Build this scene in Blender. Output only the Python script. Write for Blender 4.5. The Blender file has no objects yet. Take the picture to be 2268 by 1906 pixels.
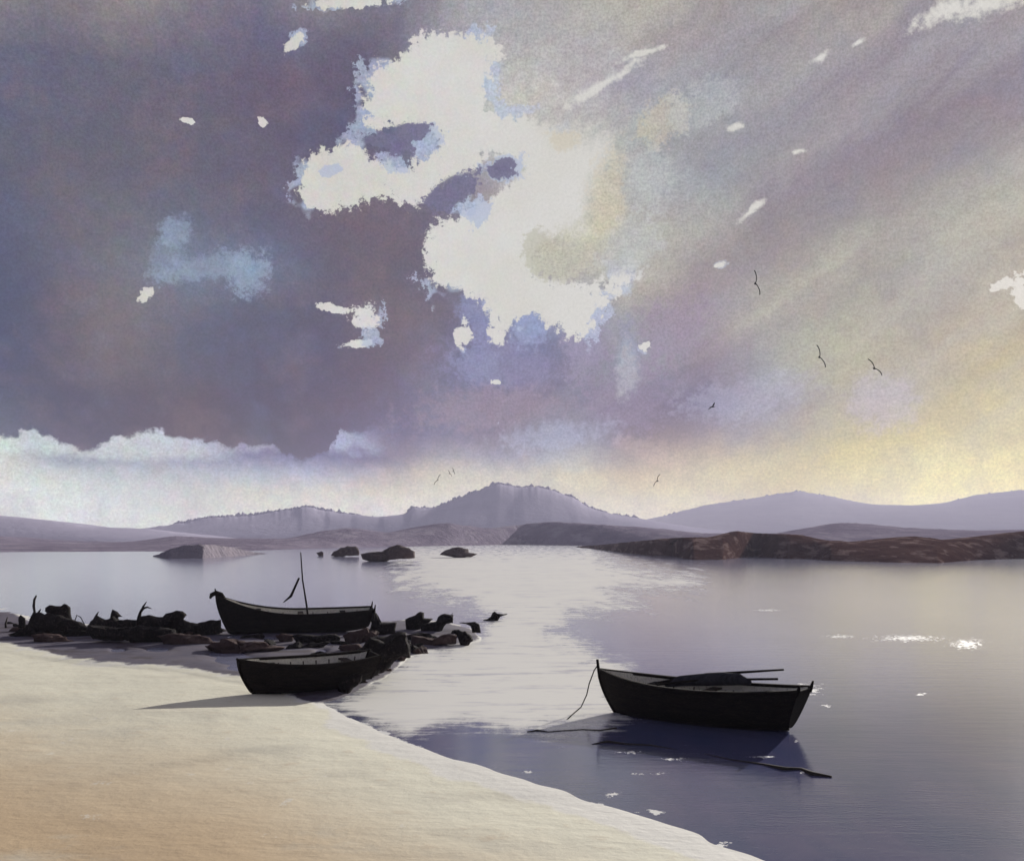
import bpy, bmesh, math, random
import numpy as np
from mathutils import Vector, noise, Matrix
R = math.radians
D = bpy.data
sc = bpy.context.scene
col = sc.collection

# ------------------------------------------------------------------ camera
F, HZ, CX, CH = 2436.0, 1187.0, 1134.0, 4.0      # lens scale, horizon, centre, eye height
cam = D.objects.new('camera', D.cameras.new('camera'))
col.objects.link(cam); sc.camera = cam
cam.location = (0, 0, CH); cam.rotation_euler = (R(90), 0, 0)
cam.data.sensor_width = 36; cam.data.lens = 1100/1024*36
cam.data.shift_y = 106/1024
cam.data.clip_start = 0.1; cam.data.clip_end = 20000

SUN_AZ, SUN_EL = R(30), R(14.5)
# ------------------------------------------------------------------ sun
sd = Vector((math.sin(SUN_AZ)*math.cos(SUN_EL), math.cos(SUN_AZ)*math.cos(SUN_EL), math.sin(SUN_EL)))
sun = D.objects.new('sun', D.lights.new('sun', 'SUN')); col.objects.link(sun)
sun.data.energy = 5.0; sun.data.angle = R(0.6); sun.data.color = (1.0, 0.95, 0.87)
sun.rotation_euler = (-sd).to_track_quat('-Z', 'Y').to_euler()
cy = sc.cycles; cy.max_bounces = 6; cy.diffuse_bounces = 2; cy.glossy_bounces = 3; cy.volume_bounces = 1; cy.transmission_bounces = 2
sc.view_settings.view_transform = 'Standard'; sc.view_settings.look = 'None'
sc.view_settings.exposure = 0.30; sc.view_settings.gamma = 1

# ------------------------------------------------------------------ node helpers
class N:
    def __init__(s, tree): s.t = tree; s.n = tree.nodes; s.l = tree.links; s.n.clear()
    def set(s, sock, v):
        if isinstance(v, bpy.types.NodeSocket): s.l.new(v, sock)
        elif v is not None: sock.default_value = v
    def m(s, op, a, b=None, c=None, clamp=False):
        n = s.n.new('ShaderNodeMath'); n.operation = op; n.use_clamp = clamp
        s.set(n.inputs[0], a); s.set(n.inputs[1], b)
        if c is not None: s.set(n.inputs[2], c)
        return n.outputs[0]
    def mr(s, v, a, b, c=0., d=1., smooth=False):
        n = s.n.new('ShaderNodeMapRange'); n.clamp = True
        if smooth: n.interpolation_type = 'SMOOTHSTEP'
        for i, q in enumerate((v, a, b, c, d)): s.set(n.inputs[i], q)
        return n.outputs[0]
    def mix(s, f, a, b, mode='MIX'):
        n = s.n.new('ShaderNodeMix'); n.data_type = 'RGBA'; n.blend_type = mode
        s.set(n.inputs[0], f); s.set(n.inputs[6], a if isinstance(a, bpy.types.NodeSocket) else rgba(a))
        s.set(n.inputs[7], b if isinstance(b, bpy.types.NodeSocket) else rgba(b))
        return n.outputs[2]
    def mixf(s, f, a, b):
        n = s.n.new('ShaderNodeMix'); n.data_type = 'FLOAT'
        s.set(n.inputs[0], f); s.set(n.inputs[2], a); s.set(n.inputs[3], b); return n.outputs[0]
    def xyz(s, x, y, z):
        n = s.n.new('ShaderNodeCombineXYZ'); s.set(n.inputs[0], x); s.set(n.inputs[1], y); s.set(n.inputs[2], z); return n.outputs[0]
    def sep(s, v):
        n = s.n.new('ShaderNodeSeparateXYZ'); s.set(n.inputs[0], v); return n.outputs
    def noise(s, v, scale, detail=4, rough=.5, dist=0, out=0):
        n = s.n.new('ShaderNodeTexNoise'); s.set(n.inputs['Vector'], v)
        n.inputs['Scale'].default_value = scale; n.inputs['Detail'].default_value = detail
        n.inputs['Roughness'].default_value = rough; n.inputs['Distortion'].default_value = dist
        return n.outputs[out]
    def scale(s, v, sx):
        n = s.n.new('ShaderNodeVectorMath'); n.operation = 'MULTIPLY'; s.set(n.inputs[0], v); n.inputs[1].default_value = sx; return n.outputs[0]
    def attr(s, name):
        n = s.n.new('ShaderNodeAttribute'); n.attribute_name = name; return n.outputs['Fac']
    def bump(s, h, strength, dist, nrm=None):
        n = s.n.new('ShaderNodeBump'); s.set(n.inputs['Strength'], strength); n.inputs['Distance'].default_value = dist
        s.set(n.inputs['Height'], h)
        if nrm: s.set(n.inputs['Normal'], nrm)
        return n.outputs[0]
def rgba(c): return (c[0], c[1], c[2], 1.0)
def lin(c):
    return tuple((x/255/12.92) if x/255 <= .04045 else ((x/255+.055)/1.055)**2.4 for x in c)

def sdf(poly, px, py):
    """signed distance (positive inside) of arrays px,py to a polygon"""
    poly = np.array(poly, float); x1 = poly[:, 0]; y1 = poly[:, 1]; x2 = np.roll(x1, -1); y2 = np.roll(y1, -1)
    best = np.full(px.shape, 1e9); ins = np.zeros(px.shape, bool)
    for a, b, c, d in zip(x1, y1, x2, y2):
        ex, ey = c-a, d-b; L = ex*ex+ey*ey
        if L < 1e-9: continue
        t = np.clip(((px-a)*ex+(py-b)*ey)/L, 0, 1)
        best = np.minimum(best, np.hypot(px-a-t*ex, py-b-t*ey))
        if d != b: ins ^= ((b > py) != (d > py)) & (px < (c-a)*(py-b)/(d-b)+a)
    return np.where(ins, best, -best)

# ------------------------------------------------------------------ sky: storm clouds over a thin clear sky
SX = [0,142,284,425,567,709,850,992,1134,1276,1417,1559,1701,1843,1985,2126,2268]
SKY = {
 0:[(124,121,127),(118,111,121),(153,145,140),(134,128,133),(115,111,128),(140,135,138),(108,103,121),(158,156,161),(163,160,164),(166,164,163),(176,173,161),(164,159,156),(148,139,143),(162,156,145),(133,128,138),(152,144,140),(143,138,137)],
 100:[(100,99,119),(98,96,114),(107,101,114),(99,97,118),(93,90,118),(97,90,113),(97,88,105),(161,160,169),(174,173,173),(170,167,173),(180,177,168),(164,156,157),(162,159,151),(146,140,150),(144,135,142),(129,120,131),(124,119,137)],
 200:[(93,94,118),(98,97,114),(97,94,110),(95,90,109),(106,90,101),(97,84,102),(84,81,105),(153,156,171),(183,180,171),(180,175,172),(156,156,169),(146,146,153),(139,140,153),(133,131,143),(125,116,126),(119,108,121),(128,119,133)],
 300:[(98,97,110),(98,97,110),(99,96,109),(99,95,107),(95,90,109),(87,81,104),(84,83,112),(143,147,161),(185,183,168),(181,178,167),(170,176,170),(143,151,157),(142,144,149),(135,128,137),(121,110,124),(131,124,135),(133,128,137)],
 400:[(92,93,109),(97,94,103),(97,94,106),(96,93,108),(98,90,105),(102,92,107),(103,93,110),(104,99,122),(173,168,165),(184,182,162),(161,165,167),(158,166,167),(131,124,135),(123,114,126),(135,128,137),(143,140,137),(147,147,142)],
 500:[(86,89,112),(106,102,109),(115,114,120),(101,105,122),(90,89,112),(104,91,103),(106,91,100),(102,94,112),(169,163,158),(188,183,154),(180,180,159),(160,157,152),(133,124,128),(141,138,142),(147,147,142),(147,150,144),(150,150,140)],
 600:[(79,82,106),(87,85,104),(114,112,118),(122,133,151),(106,115,139),(90,87,105),(97,87,97),(101,91,110),(169,164,163),(180,175,157),(171,168,154),(139,128,133),(151,145,142),(160,157,142),(152,152,144),(150,152,147),(157,152,140)],
 700:[(79,81,104),(92,87,101),(124,112,111),(94,95,112),(89,87,104),(86,81,101),(114,99,103),(106,95,110),(103,108,141),(141,147,168),(161,156,147),(144,126,137),(162,160,147),(159,157,144),(157,156,147),(152,147,137),(161,152,128)],
 800:[(76,78,104),(92,85,99),(112,100,104),(92,91,107),(86,81,99),(84,77,101),(104,88,100),(104,104,131),(94,99,143),(113,108,131),(143,149,156),(115,101,122),(143,147,151),(166,166,140),(166,157,137),(178,165,124),(191,179,130)],
 900:[(87,88,105),(75,74,95),(82,76,92),(93,80,90),(82,74,93),(92,77,91),(104,89,110),(119,119,142),(113,98,118),(121,112,131),(103,90,116),(106,99,132),(138,138,156),(166,159,143),(159,152,149),(186,175,130),(192,183,142)],
 965:[(104,108,122),(81,80,100),(87,78,92),(96,82,89),(81,72,90),(86,73,97),(94,83,114),(124,119,142),(121,108,122),(128,133,156),(122,105,109),(150,138,142),(157,151,145),(180,170,130),(189,178,130),(194,185,143),(197,189,149)],
 1010:[(201,203,196),(120,128,150),(158,163,174),(130,137,162),(117,114,145),(112,111,143),(110,103,132),(158,153,156),(149,146,165),(172,175,174),(156,142,136),(176,161,143),(186,178,145),(197,185,134),(200,191,149),(215,208,155),(215,208,155)],
 1050:[(201,205,196),(194,202,196),(185,190,192),(179,183,184),(173,177,186),(168,171,188),(170,160,158),(190,183,166),(195,190,176),(195,188,161),(188,171,145),(195,186,156),(191,181,141),(197,188,147),(213,205,151),(214,206,153),(214,206,153)],
 1090:[(210,214,205),(208,212,205),(196,202,194),(185,185,179),(196,194,177),(203,200,186),(196,188,167),(197,192,173),(198,194,178),(197,191,163),(201,191,155),(197,189,156),(191,181,141),(198,189,148),(214,206,151),(214,206,153),(214,206,153)],
 1150:[(210,214,205),(210,214,205),(210,214,203),(201,201,192),(205,205,191),(213,211,195),(215,212,200),(207,204,194),(207,203,187),(209,204,187),(216,210,186),(206,198,170),(202,193,159),(207,200,162),(208,200,160),(208,200,162),(208,200,162)],
}
for y_, row_ in SKY.items():
    if 150 < y_ < 650:
        for i_ in (8, 9, 10): row_[i_] = tuple(min(v_+(14 if i_ < 10 else 9), 200) for v_ in row_[i_])
YS = sorted(SKY)
SKA = np.array([[lin(c) for c in SKY[y]] for y in YS])
def skycol(px, py):
    px = min(max(px, 0), 2268); py = min(max(py, 0), 1150)
    i = min(int(np.searchsorted(SX, px, 'right'))-1, len(SX)-2); j = min(int(np.searchsorted(YS, py, 'right'))-1, len(YS)-2)
    a = (px-SX[i])/(SX[i+1]-SX[i]); b = (py-YS[j])/(YS[j+1]-YS[j])
    return (SKA[j, i]*(1-a)+SKA[j, i+1]*a)*(1-b)+(SKA[j+1, i]*(1-a)+SKA[j+1, i+1]*a)*b
def ae2px(az, el):
    return CX+F*math.tan(az), HZ-F*math.tan(el)/math.cos(az)
def px2ae(px, py):
    az = math.atan((px-CX)/F); return az, math.atan((HZ-py)/F*math.cos(az))
WHITE = [(905,68),(960,76),(1000,72),(1060,82),(1110,105),(1095,160),(1070,210),(1100,250),(1200,275),(1350,288),(1348,360),(1318,400),(1300,515),(1190,525),(1178,600),(1200,618),(1290,628),(1360,600),(1420,575),(1440,600),(1370,650),(1335,665),(1310,705),(1292,745),(1250,742),(1210,720),(1190,695),(1150,698),(1125,735),(1100,765),(1085,720),(1070,660),(1010,640),(965,655),(958,600),(925,590),(932,550),(965,490),(1010,482),(1060,445),(1112,410),(1156,370),(1120,336),(1060,336),(1048,376),(1000,385),(955,425),(925,455),(850,432),(760,462),(700,468),(648,440),(668,395),(682,350),(720,322),(790,318),(858,368),(915,354),(970,306),(938,266),(875,268),(848,288),(815,288),(808,240),(812,170),(850,128),(895,118)]

w = D.worlds.new('World'); sc.world = w; w.use_nodes = True
g = N(w.node_tree)
tc = g.n.new('ShaderNodeTexCoord').outputs['Generated']
d = g.sep(tc)
az0 = g.m('ARCTAN2', d[0], d[1]); el0 = g.m('ARCSINE', d[2])
pv = g.xyz(az0, el0, 0)
wn = g.sep(g.noise(pv, 9, 5, .64, 0, 1)); wn2 = g.sep(g.noise(pv, 2.4, 2, .5, 0, 1))
az = g.m('ADD', az0, g.m('ADD', g.m('MULTIPLY', g.m('SUBTRACT', wn[0], .5), .05), g.m('MULTIPLY', g.m('SUBTRACT', wn2[0], .5), .03)))
el = g.m('ADD', el0, g.m('MULTIPLY', g.m('SUBTRACT', wn[1], .5), .034))
def field(azn, eln, a0, a1, rows, nc, fn):
    """rows of colour stops at the given heights (bottom first), blended upwards"""
    u = g.mr(azn, a0, a1); cur = None; pe = None
    for j, e in enumerate(rows):
        rp = g.n.new('ShaderNodeValToRGB'); g.l.new(u if cur is None else g.m('MULTIPLY_ADD', cur, 1e-7, u), rp.inputs[0])   # chained: keeps the shader's stack small
        cr = rp.color_ramp; cr.interpolation = 'LINEAR'
        for i in range(nc):
            p = i/(nc-1)
            if i == 0: s_ = cr.elements[0]; s_.position = 0
            elif i == nc-1: s_ = cr.elements[-1]; s_.position = 1
            else: s_ = cr.elements.new(p)
            s_.color = fn(*ae2px(a0+(a1-a0)*p, e))
        cur = rp.outputs[0] if cur is None else g.mix(g.mr(eln, pe, e), cur, rp.outputs[0])
        pe = e
    return cur
def rowsat(ys_, x=1134): return [px2ae(x, y)[1] for y in ys_]
A0, A1 = px2ae(0, HZ)[0], px2ae(2268, HZ)[0]
E0, E1 = 0.0, px2ae(CX, 0)[1]
EXP = .82; HD = .00017; HT = 108.0                     # density and top of the sea air (its box is built at the end)
def fA(px, py):
    c = skycol(px, py); e = px2ae(CX, min(py, 1186))[1]
    h = 1-math.exp(-HD*min((HT-CH)/math.tan(max(e, .002)), 2950))     # what the air adds is left out of the clouds behind it
    hc = (.40, .385, .40)
    return tuple(EXP*max((c[i]-.9*h*hc[i])/(1-.9*h), c[i]*.3) for i in range(3))+(1,)
HIGH = [965, 900, 840, 780, 700, 600, 500, 400, 300, 200, 100, 0]
def fH(px, py): return fA(px, min(py, 950))
base = field(az, el, A0, A1, rowsat(HIGH), 30, fH)
lwn = g.sep(g.noise(pv, 75, 5, .65, 0, 1))
azl = g.m('ADD', az0, g.m('ADD', g.m('MULTIPLY', g.m('SUBTRACT', wn[0], .5), .05), g.m('MULTIPLY', g.m('SUBTRACT', lwn[0], .5), .03)))
ell = g.m('ADD', el0, g.m('ADD', g.m('MULTIPLY', g.m('SUBTRACT', wn[1], .5), .014), g.m('MULTIPLY', g.m('SUBTRACT', lwn[1], .5), .020)))
VEIL = [(0,(190,198,190)),(60,(168,178,184)),(140,(172,178,186)),(200,(190,193,188)),(300,(174,180,188)),(380,(180,184,190)),(450,(158,166,186)),(560,(164,166,182)),(700,(164,168,188)),(800,(146,152,184)),(870,(124,121,145))]
def fL(px, py):
    if py < 1004 and px < 870:
        c = [float(np.interp(px, [q[0] for q in VEIL], [q[1][i_] for q in VEIL])) for i_ in range(3)]
        k_ = lin(c); z = fA(px, 1050); t_ = min(max((py-985)/40, 0), 1); return tuple(k_[i_]*(1-t_)+z[i_]*t_ for i_ in range(3))+(1,)
    return fA(px, py)
low = field(azl, ell, A0, A1, rowsat([1150, 1120, 1090, 1070, 1050, 1030, 1010, 985, 960, 935]), 32, fL)
EDGE = [(-50,984),(43,986),(60,960),(103,978),(146,1000),(205,1012),(227,978),(297,973),(330,952),(378,973),(464,983),(508,997),(594,986),(621,1010),(664,1018),(735,1000),(752,948),(821,967),(900,950),(1100,950),(2400,950)]
er = g.n.new('ShaderNodeValToRGB'); g.l.new(g.mr(g.m('ADD', az0, g.m('MULTIPLY', g.m('SUBTRACT', lwn[0], .5), .02)), A0, px2ae(1000, HZ)[0]), er.inputs[0])
for i in range(32):
    p = i/31; e_ = er.color_ramp.elements[0] if i == 0 else (er.color_ramp.elements[-1] if i == 31 else er.color_ramp.elements.new(p)); e_.position = p
    ey = float(np.interp(ae2px(A0+(px2ae(1000, HZ)[0]-A0)*p, 0)[0], [q[0] for q in EDGE], [q[1] for q in EDGE])); v_ = (1100-ey)/200; e_.color = (v_, v_, v_, 1)
edge_el = g.mr(er.outputs[0], 0, 1, px2ae(CX, 1100)[1], px2ae(CX, 900)[1])
wd = g.mr(az0, px2ae(760, HZ)[0], px2ae(900, HZ)[0], .0022, .022, True)
tt = g.m('DIVIDE', g.m('SUBTRACT', ell, edge_el), wd)
base = g.mix(g.mr(tt, -1, 1, 0, 1, True), low, base)
MA0, MA1 = px2ae(600, HZ)[0], px2ae(1500, HZ)[0]; ME0, ME1 = px2ae(CX, 800)[1], px2ae(CX, 30)[1]
def fM(px, py):
    s_ = float(sdf(WHITE, np.array([px]), np.array([py]))[0]); q = min(max(.5+s_/130, 0), 1); return (q, q, q, 1)
azm = g.m('ADD', az0, g.m('MULTIPLY', g.m('SUBTRACT', wn[0], .5), .022)); elm = g.m('ADD', el0, g.m('MULTIPLY', g.m('SUBTRACT', wn[1], .5), .022))
msk = field(azm, elm, MA0, MA1, [ME0+(ME1-ME0)*q/20 for q in range(21)], 32, fM)
fn_ = g.noise(pv, 150, 5, .72); fm_ = g.noise(pv, 38, 4, .6)
mm = g.m('ADD', msk, g.m('ADD', g.m('MULTIPLY', g.m('SUBTRACT', fn_, .5), .75), g.m('MULTIPLY', g.m('SUBTRACT', fm_, .5), .55)))
# small bright gaps in the cloud cover
def gap(px, py, rx, ry, rot=0, soft=.25):
    a, e = px2ae(px, py); k = F
    dx = g.m('MULTIPLY', g.m('SUBTRACT', azm, a), k); dy = g.m('MULTIPLY', g.m('SUBTRACT', elm, e), k)
    c, s_ = math.cos(R(rot)), math.sin(R(rot))
    x = g.m('DIVIDE', g.m('ADD', g.m('MULTIPLY', dx, c), g.m('MULTIPLY', dy, s_)), rx)
    y = g.m('DIVIDE', g.m('SUBTRACT', g.m('MULTIPLY', dy, c), g.m('MULTIPLY', dx, s_)), ry)
    r2 = g.m('SQRT', g.m('ADD', g.m('MULTIPLY', x, x), g.m('MULTIPLY', y, y)))
    return g.m('ADD', g.mr(r2, .2, 2.6, .85, -.35), g.m('ADD', g.m('MULTIPLY', g.m('SUBTRACT', fn_, .5), 1.3), g.m('MULTIPLY', g.m('SUBTRACT', fm_, .5), .9)))
allg = mm
for a in [(808,705,38,30,0),(745,686,42,10,-15),(790,765,30,8,10),(1027,735,22,34,-15),(325,655,24,14,45),(655,88,28,14,30),(1420,770,13,14,0),(2100,28,75,18,12),(2200,10,90,20,5),(2264,642,22,32,0),(2220,628,26,12,20),
          (1330,190,110,11,28),(1420,118,70,6,15),(1668,462,42,8,32),(1630,286,20,8,10),(1808,120,20,9,20),(1595,583,14,6,20),(585,258,12,10,0),(413,265,14,5,0),(775,0,90,12,5),(1765,335,16,5,0),(1100,850,14,6,0),(1895,85,14,5,30)]:
    allg = g.m('MAXIMUM', allg, gap(*a))
soft = g.m('MULTIPLY', g.mr(az0, px2ae(1120, HZ)[0], px2ae(1330, HZ)[0], 0, 1, True), g.mr(el0, px2ae(1134, 640)[1], px2ae(1134, 540)[1], 0, 1, True))
wmask = g.mr(allg, g.mixf(soft, .47, .30), g.mixf(soft, .55, .85), 0, 1, True)
halo = g.m('MULTIPLY', g.m('MULTIPLY', g.mr(allg, .30, .34, 0, 1, True), g.m('SUBTRACT', 1.0, soft)), g.mr(g.noise(pv, 17, 3, .5), .53, .56))
skyt = g.n.new('ShaderNodeTexSky'); skyt.sky_type = 'NISHITA'; skyt.sun_disc = False
skyt.sun_elevation = SUN_EL; skyt.sun_rotation = SUN_AZ
clear = g.mix(1.0, skyt.outputs[0], (0.10, 0.10, 0.10), 'MULTIPLY')
gran = g.noise(pv, 420, 3, .8)
gran2 = g.noise(pv, 110, 2, .6)
warmth = g.sep(g.noise(pv, 22, 3, .6, 0, 1))
c = base
c = g.mix(g.mr(warmth[0], .5, .70, 0, .20), c, lin((128, 100, 100)))
c = g.mix(g.mr(warmth[1], .54, .72, 0, .18), c, lin((92, 104, 138)))
for i_, (sc_, a_, b_, am, cc_) in enumerate([(6.3, .50, .54, .12, (66, 64, 92)), (11.7, .52, .57, .10, (128, 104, 104)), (16.1, .54, .57, .09, (70, 70, 104))]):
    wv = g.n.new('ShaderNodeVectorMath'); wv.operation = 'ADD'; g.l.new(pv, wv.inputs[0]); wv.inputs[1].default_value = (i_*3.7, i_*1.9, i_*2.2+.5)
    c = g.mix(g.m('MULTIPLY', g.mr(g.noise(wv.outputs[0], sc_, 5, .62, .4), a_, b_), am), c, lin(cc_))
# long slanting streaks of light and shade drawn out by the wind, mostly on the right
ca_, sa_ = math.cos(R(33)), math.sin(R(33))
sv = g.xyz(g.m('MULTIPLY', g.m('ADD', g.m('MULTIPLY', az, ca_), g.m('MULTIPLY', el, sa_)), 3.2), g.m('MULTIPLY', g.m('SUBTRACT', g.m('MULTIPLY', el, ca_), g.m('MULTIPLY', az, sa_)), 17.), 0)
sn = g.noise(sv, 1, 4, .55, .3, 1); sn3 = g.sep(sn)
rt = g.m('MULTIPLY', g.mr(az0, px2ae(950, HZ)[0], px2ae(1350, HZ)[0], 0, 1, True), g.mr(el0, px2ae(1134, 1000)[1], px2ae(1134, 800)[1], .3, 1, True))
c = g.mix(g.m('MULTIPLY', g.mr(sn3[0], .46, .68, 0, .30), rt), c, lin((184, 182, 166)))
c = g.mix(g.m('MULTIPLY', g.mr(sn3[1], .48, .68, 0, .28), rt), c, lin((128, 116, 136)))
c = g.mix(g.m('MULTIPLY', g.mr(sn3[2], .50, .68, 0, .22), rt), c, lin((150, 160, 170)))
for (a_, b_) in (((395, 505, 34, 26, 30), .55), ((470, 585, 90, 26, 15), .5), ((548, 600, 34, 46, 20), .75), ((372, 560, 30, 50, -20), .35), ((1060, 805, 46, 40, 0), .45), ((1390, 800, 24, 70, 0), .4), ((1175, 715, 34, 40, 0), .6)):
    c = g.mix(g.m('MULTIPLY', g.mr(gap(*a_), .22, .62, 0, 1, True), b_), c, lin((128, 144, 166) if a_[0] < 900 else (118, 134, 172)))
for a_, cc_, b_ in (((1110, 805, 110, 60, 0), (116, 112, 146), .6), ((1290, 745, 46, 80, 0), (128, 120, 146), .75), ((1062, 700, 44, 62, 0), (118, 122, 160), .7), ((1175, 708, 46, 44, 0), (126, 136, 170), .7), ((1480, 735, 90, 62, 35), (128, 113, 134), .65),
        ((1070, 905, 150, 40, 5), (124, 108, 126), .6), ((1390, 880, 74, 80, 30), (114, 100, 128), .6), ((1230, 965, 110, 26, 5), (146, 152, 176), .5), ((1385, 815, 22, 56, 0), (162, 164, 166), .5), ((1440, 1000, 60, 22, -20), (172, 150, 142), .35), ((1650, 880, 120, 40, 10), (150, 150, 172), .4), ((1960, 890, 60, 50, -30), (160, 154, 170), .5)):
    c = g.mix(g.m('MULTIPLY', g.mr(gap(*a_), .18, .66, 0, 1, True), b_), c, lin(cc_))
c = g.mix(g.m('MULTIPLY', halo, .62), c, lin((166, 176, 198)))
wc = g.mix(g.mr(g.noise(pv, 8, 5, .6), .40, .66, 0, .55), lin((194, 192, 188)), lin((183, 180, 167)))
c = g.mix(wmask, c, wc)
def lay(c, a_, cc_, al, lo=.38, hi=.50):
    return g.mix(g.m('MULTIPLY', g.mr(gap(*a_), lo, hi, 0, 1, True), al), c, lin(cc_))
for a_ in [(935, 300, 44, 26, 10), (875, 356, 40, 18, -20), (1062, 468, 22, 36, -25), (1118, 366, 48, 28, 0), (1030, 462, 30, 18, 0), (735, 372, 26, 12, 20), (818, 748, 22, 22, 0)]: c = lay(c, a_, (156, 166, 188), .75)
for a_ in [(905, 290, 42, 15, 18), (858, 312, 46, 20, -8), (1105, 374, 34, 14, -10), (1112, 356, 26, 12, 0), (1010, 415, 48, 26, 32), (985, 440, 38, 26, 20)]: c = lay(c, a_, (94, 90, 116), .95)
for a_ in [(1240, 575, 62, 40, 0), (1185, 560, 26, 48, 0)]: c = lay(c, a_, (168, 166, 149), .7)
for a_ in [(1345, 430, 40, 80, -8), (1470, 265, 60, 36, 20), (1250, 310, 34, 18, 0)]: c = lay(c, a_, (182, 172, 150), .55, .3, .6)
for a_ in [(1440, 400, 50, 60, 0), (1400, 540, 70, 50, 20), (1560, 230, 80, 40, 20)]: c = lay(c, a_, (166, 170, 170), .5, .3, .6)
gm = g.m('MULTIPLY', g.mr(gran, .34, .66, .80, 1.20), g.mr(gran2, .3, .7, .93, 1.07))
cn = g.noise(pv, 75, 3, .7, 0, 1)
dk = g.m('SUBTRACT', g.mixf(g.mr(az0, px2ae(850, HZ)[0], px2ae(1250, HZ)[0]), .20, .08), g.m('MULTIPLY', wmask, .07))
c = g.mix(dk, c, g.mix(1.0, c, g.mix(1.0, cn, (2.0, 2.0, 2.0), 'MULTIPLY'), 'MULTIPLY'))
gmw = g.mixf(wmask, gm, g.mr(gran, .34, .66, .94, 1.06))
hs = g.n.new('ShaderNodeVectorMath'); hs.operation = 'SCALE'; g.l.new(c, hs.inputs[0]); g.l.new(gmw, hs.inputs['Scale'])
clouds = hs.outputs[0]
# unseen sky overhead and behind dimmed to deepen shadows; faint clear sky everywhere
up = g.mr(el0, R(30), R(65), 0, .5, True)
beh = g.mr(g.m('ABSOLUTE', az0), R(55), R(120), 0, .45, True)
dark = g.mix(g.m('MAXIMUM', up, beh), clouds, lin((88, 90, 116)))
final = g.mix(.03, dark, clear)
bg = g.n.new('ShaderNodeBackground'); g.l.new(final, bg.inputs[0]); bg.inputs[1].default_value = 1.0
o = g.n.new('ShaderNodeOutputWorld'); g.l.new(bg.outputs[0], o.inputs[0])
w.cycles.sampling_method = 'MANUAL'; w.cycles.sample_map_resolution = 512

# ------------------------------------------------------------------ scene helpers
def P(sx, sy, z=0.0):                     # ground point seen at (sx, sy)
    Y = F*(CH-z)/(sy-HZ); return Vector(((sx-CX)/F*Y, Y, z))
def tag(o, label=None, cat=None, group=None, kind=None):
    if label: o['label'] = label
    if cat: o['category'] = cat
    if group: o['group'] = group
    if kind: o['kind'] = kind
    return o
def empty(name, loc, rz=0, tilt=(0, 0)):
    o = D.objects.new(name, None); col.objects.link(o); o.location = loc; o.rotation_euler = (tilt[0], tilt[1], rz); return o
def meshobj(name, verts, faces, m, parent=None, smooth=True):
    me = D.meshes.new(name); me.from_pydata([tuple(v) for v in verts], [], faces); me.validate(); me.update()
    bm = bmesh.new(); bm.from_mesh(me); bmesh.ops.recalc_face_normals(bm, faces=bm.faces); bm.to_mesh(me); bm.free()
    if smooth: me.polygons.foreach_set('use_smooth', [True]*len(me.polygons))
    me.materials.append(m)
    o = D.objects.new(name, me); col.objects.link(o)
    if parent: o.parent = parent
    return o
class MB:
    def __init__(s): s.v = []; s.f = []
    def tube(s, pts, rad, n=8):
        pts = [Vector(p) for p in pts]; k = len(s.v)
        if not isinstance(rad, (list, tuple)): rad = [rad]*len(pts)
        for i, p in enumerate(pts):
            t = (pts[min(i+1, len(pts)-1)]-pts[max(i-1, 0)]).normalized()
            a = t.cross(Vector((0, 0, 1)));
            if a.length < .05: a = t.cross(Vector((0, 1, 0)))
            a.normalize(); b = t.cross(a)
            for j in range(n):
                th = 2*math.pi*j/n; s.v.append(p+(a*math.cos(th)+b*math.sin(th))*rad[i])
        for i in range(len(pts)-1):
            for j in range(n):
                s.f.append((k+i*n+j, k+i*n+(j+1) % n, k+(i+1)*n+(j+1) % n, k+(i+1)*n+j))
        s.f.append(tuple(k+j for j in range(n))); s.f.append(tuple(k+(len(pts)-1)*n+j for j in range(n)))
        return s
    def box(s, c, sz, M=None):
        k = len(s.v); c = Vector(c)
        for x in (-1, 1):
            for y in (-1, 1):
                for z in (-1, 1):
                    q = Vector((x*sz[0]/2, y*sz[1]/2, z*sz[2]/2)); s.v.append(c+(M @ q if M else q))
        for f in ((0,1,3,2),(4,6,7,5),(0,4,5,1),(2,3,7,6),(0,2,6,4),(1,5,7,3)): s.f.append(tuple(k+i for i in f))
        return s
    def strip(s, pa, pb, pc, pd):          # swept four-sided bar through matching corner lists
        k = len(s.v); n = len(pa)
        for i in range(n): s.v += [Vector(pa[i]), Vector(pb[i]), Vector(pc[i]), Vector(pd[i])]
        for i in range(n-1):
            for j in range(4): s.f.append((k+4*i+j, k+4*i+(j+1) % 4, k+4*i+4+(j+1) % 4, k+4*i+4+j))
        s.f.append((k, k+1, k+2, k+3)); s.f.append((k+4*n-4, k+4*n-3, k+4*n-2, k+4*n-1)); return s
    def build(s, name, m, parent=None, smooth=False): return meshobj(name, s.v, s.f, m, parent, smooth)
def mat(name):
    m = D.materials.new(name); m.use_nodes = True; k = N(m.node_tree)
    b = k.n.new('ShaderNodeBsdfPrincipled'); o = k.n.new('ShaderNodeOutputMaterial'); k.l.new(b.outputs[0], o.inputs[0])
    return m, k, b
def simple(name, c1, c2, scale=3, rough=.7, bump=.3, bd=.02, stretch=(1, 1, 1), spec=.3, c3=None, lo=.35, hi=.65):
    m, k, b = mat(name); t = k.scale(k.n.new('ShaderNodeTexCoord').outputs['Object'], stretch)
    n1 = k.noise(t, scale, 8, .62); n2 = k.noise(t, scale*4.3, 6, .6)
    cc = k.mix(k.mr(n1, lo, hi), c1, c2)
    if c3: cc = k.mix(k.mr(n2, .55, .68), cc, c3)
    k.set(b.inputs['Base Color'], cc); b.inputs['Roughness'].default_value = rough; b.inputs['Specular IOR Level'].default_value = spec
    k.set(b.inputs['Normal'], k.bump(n2, bump, bd)); return m
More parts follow.
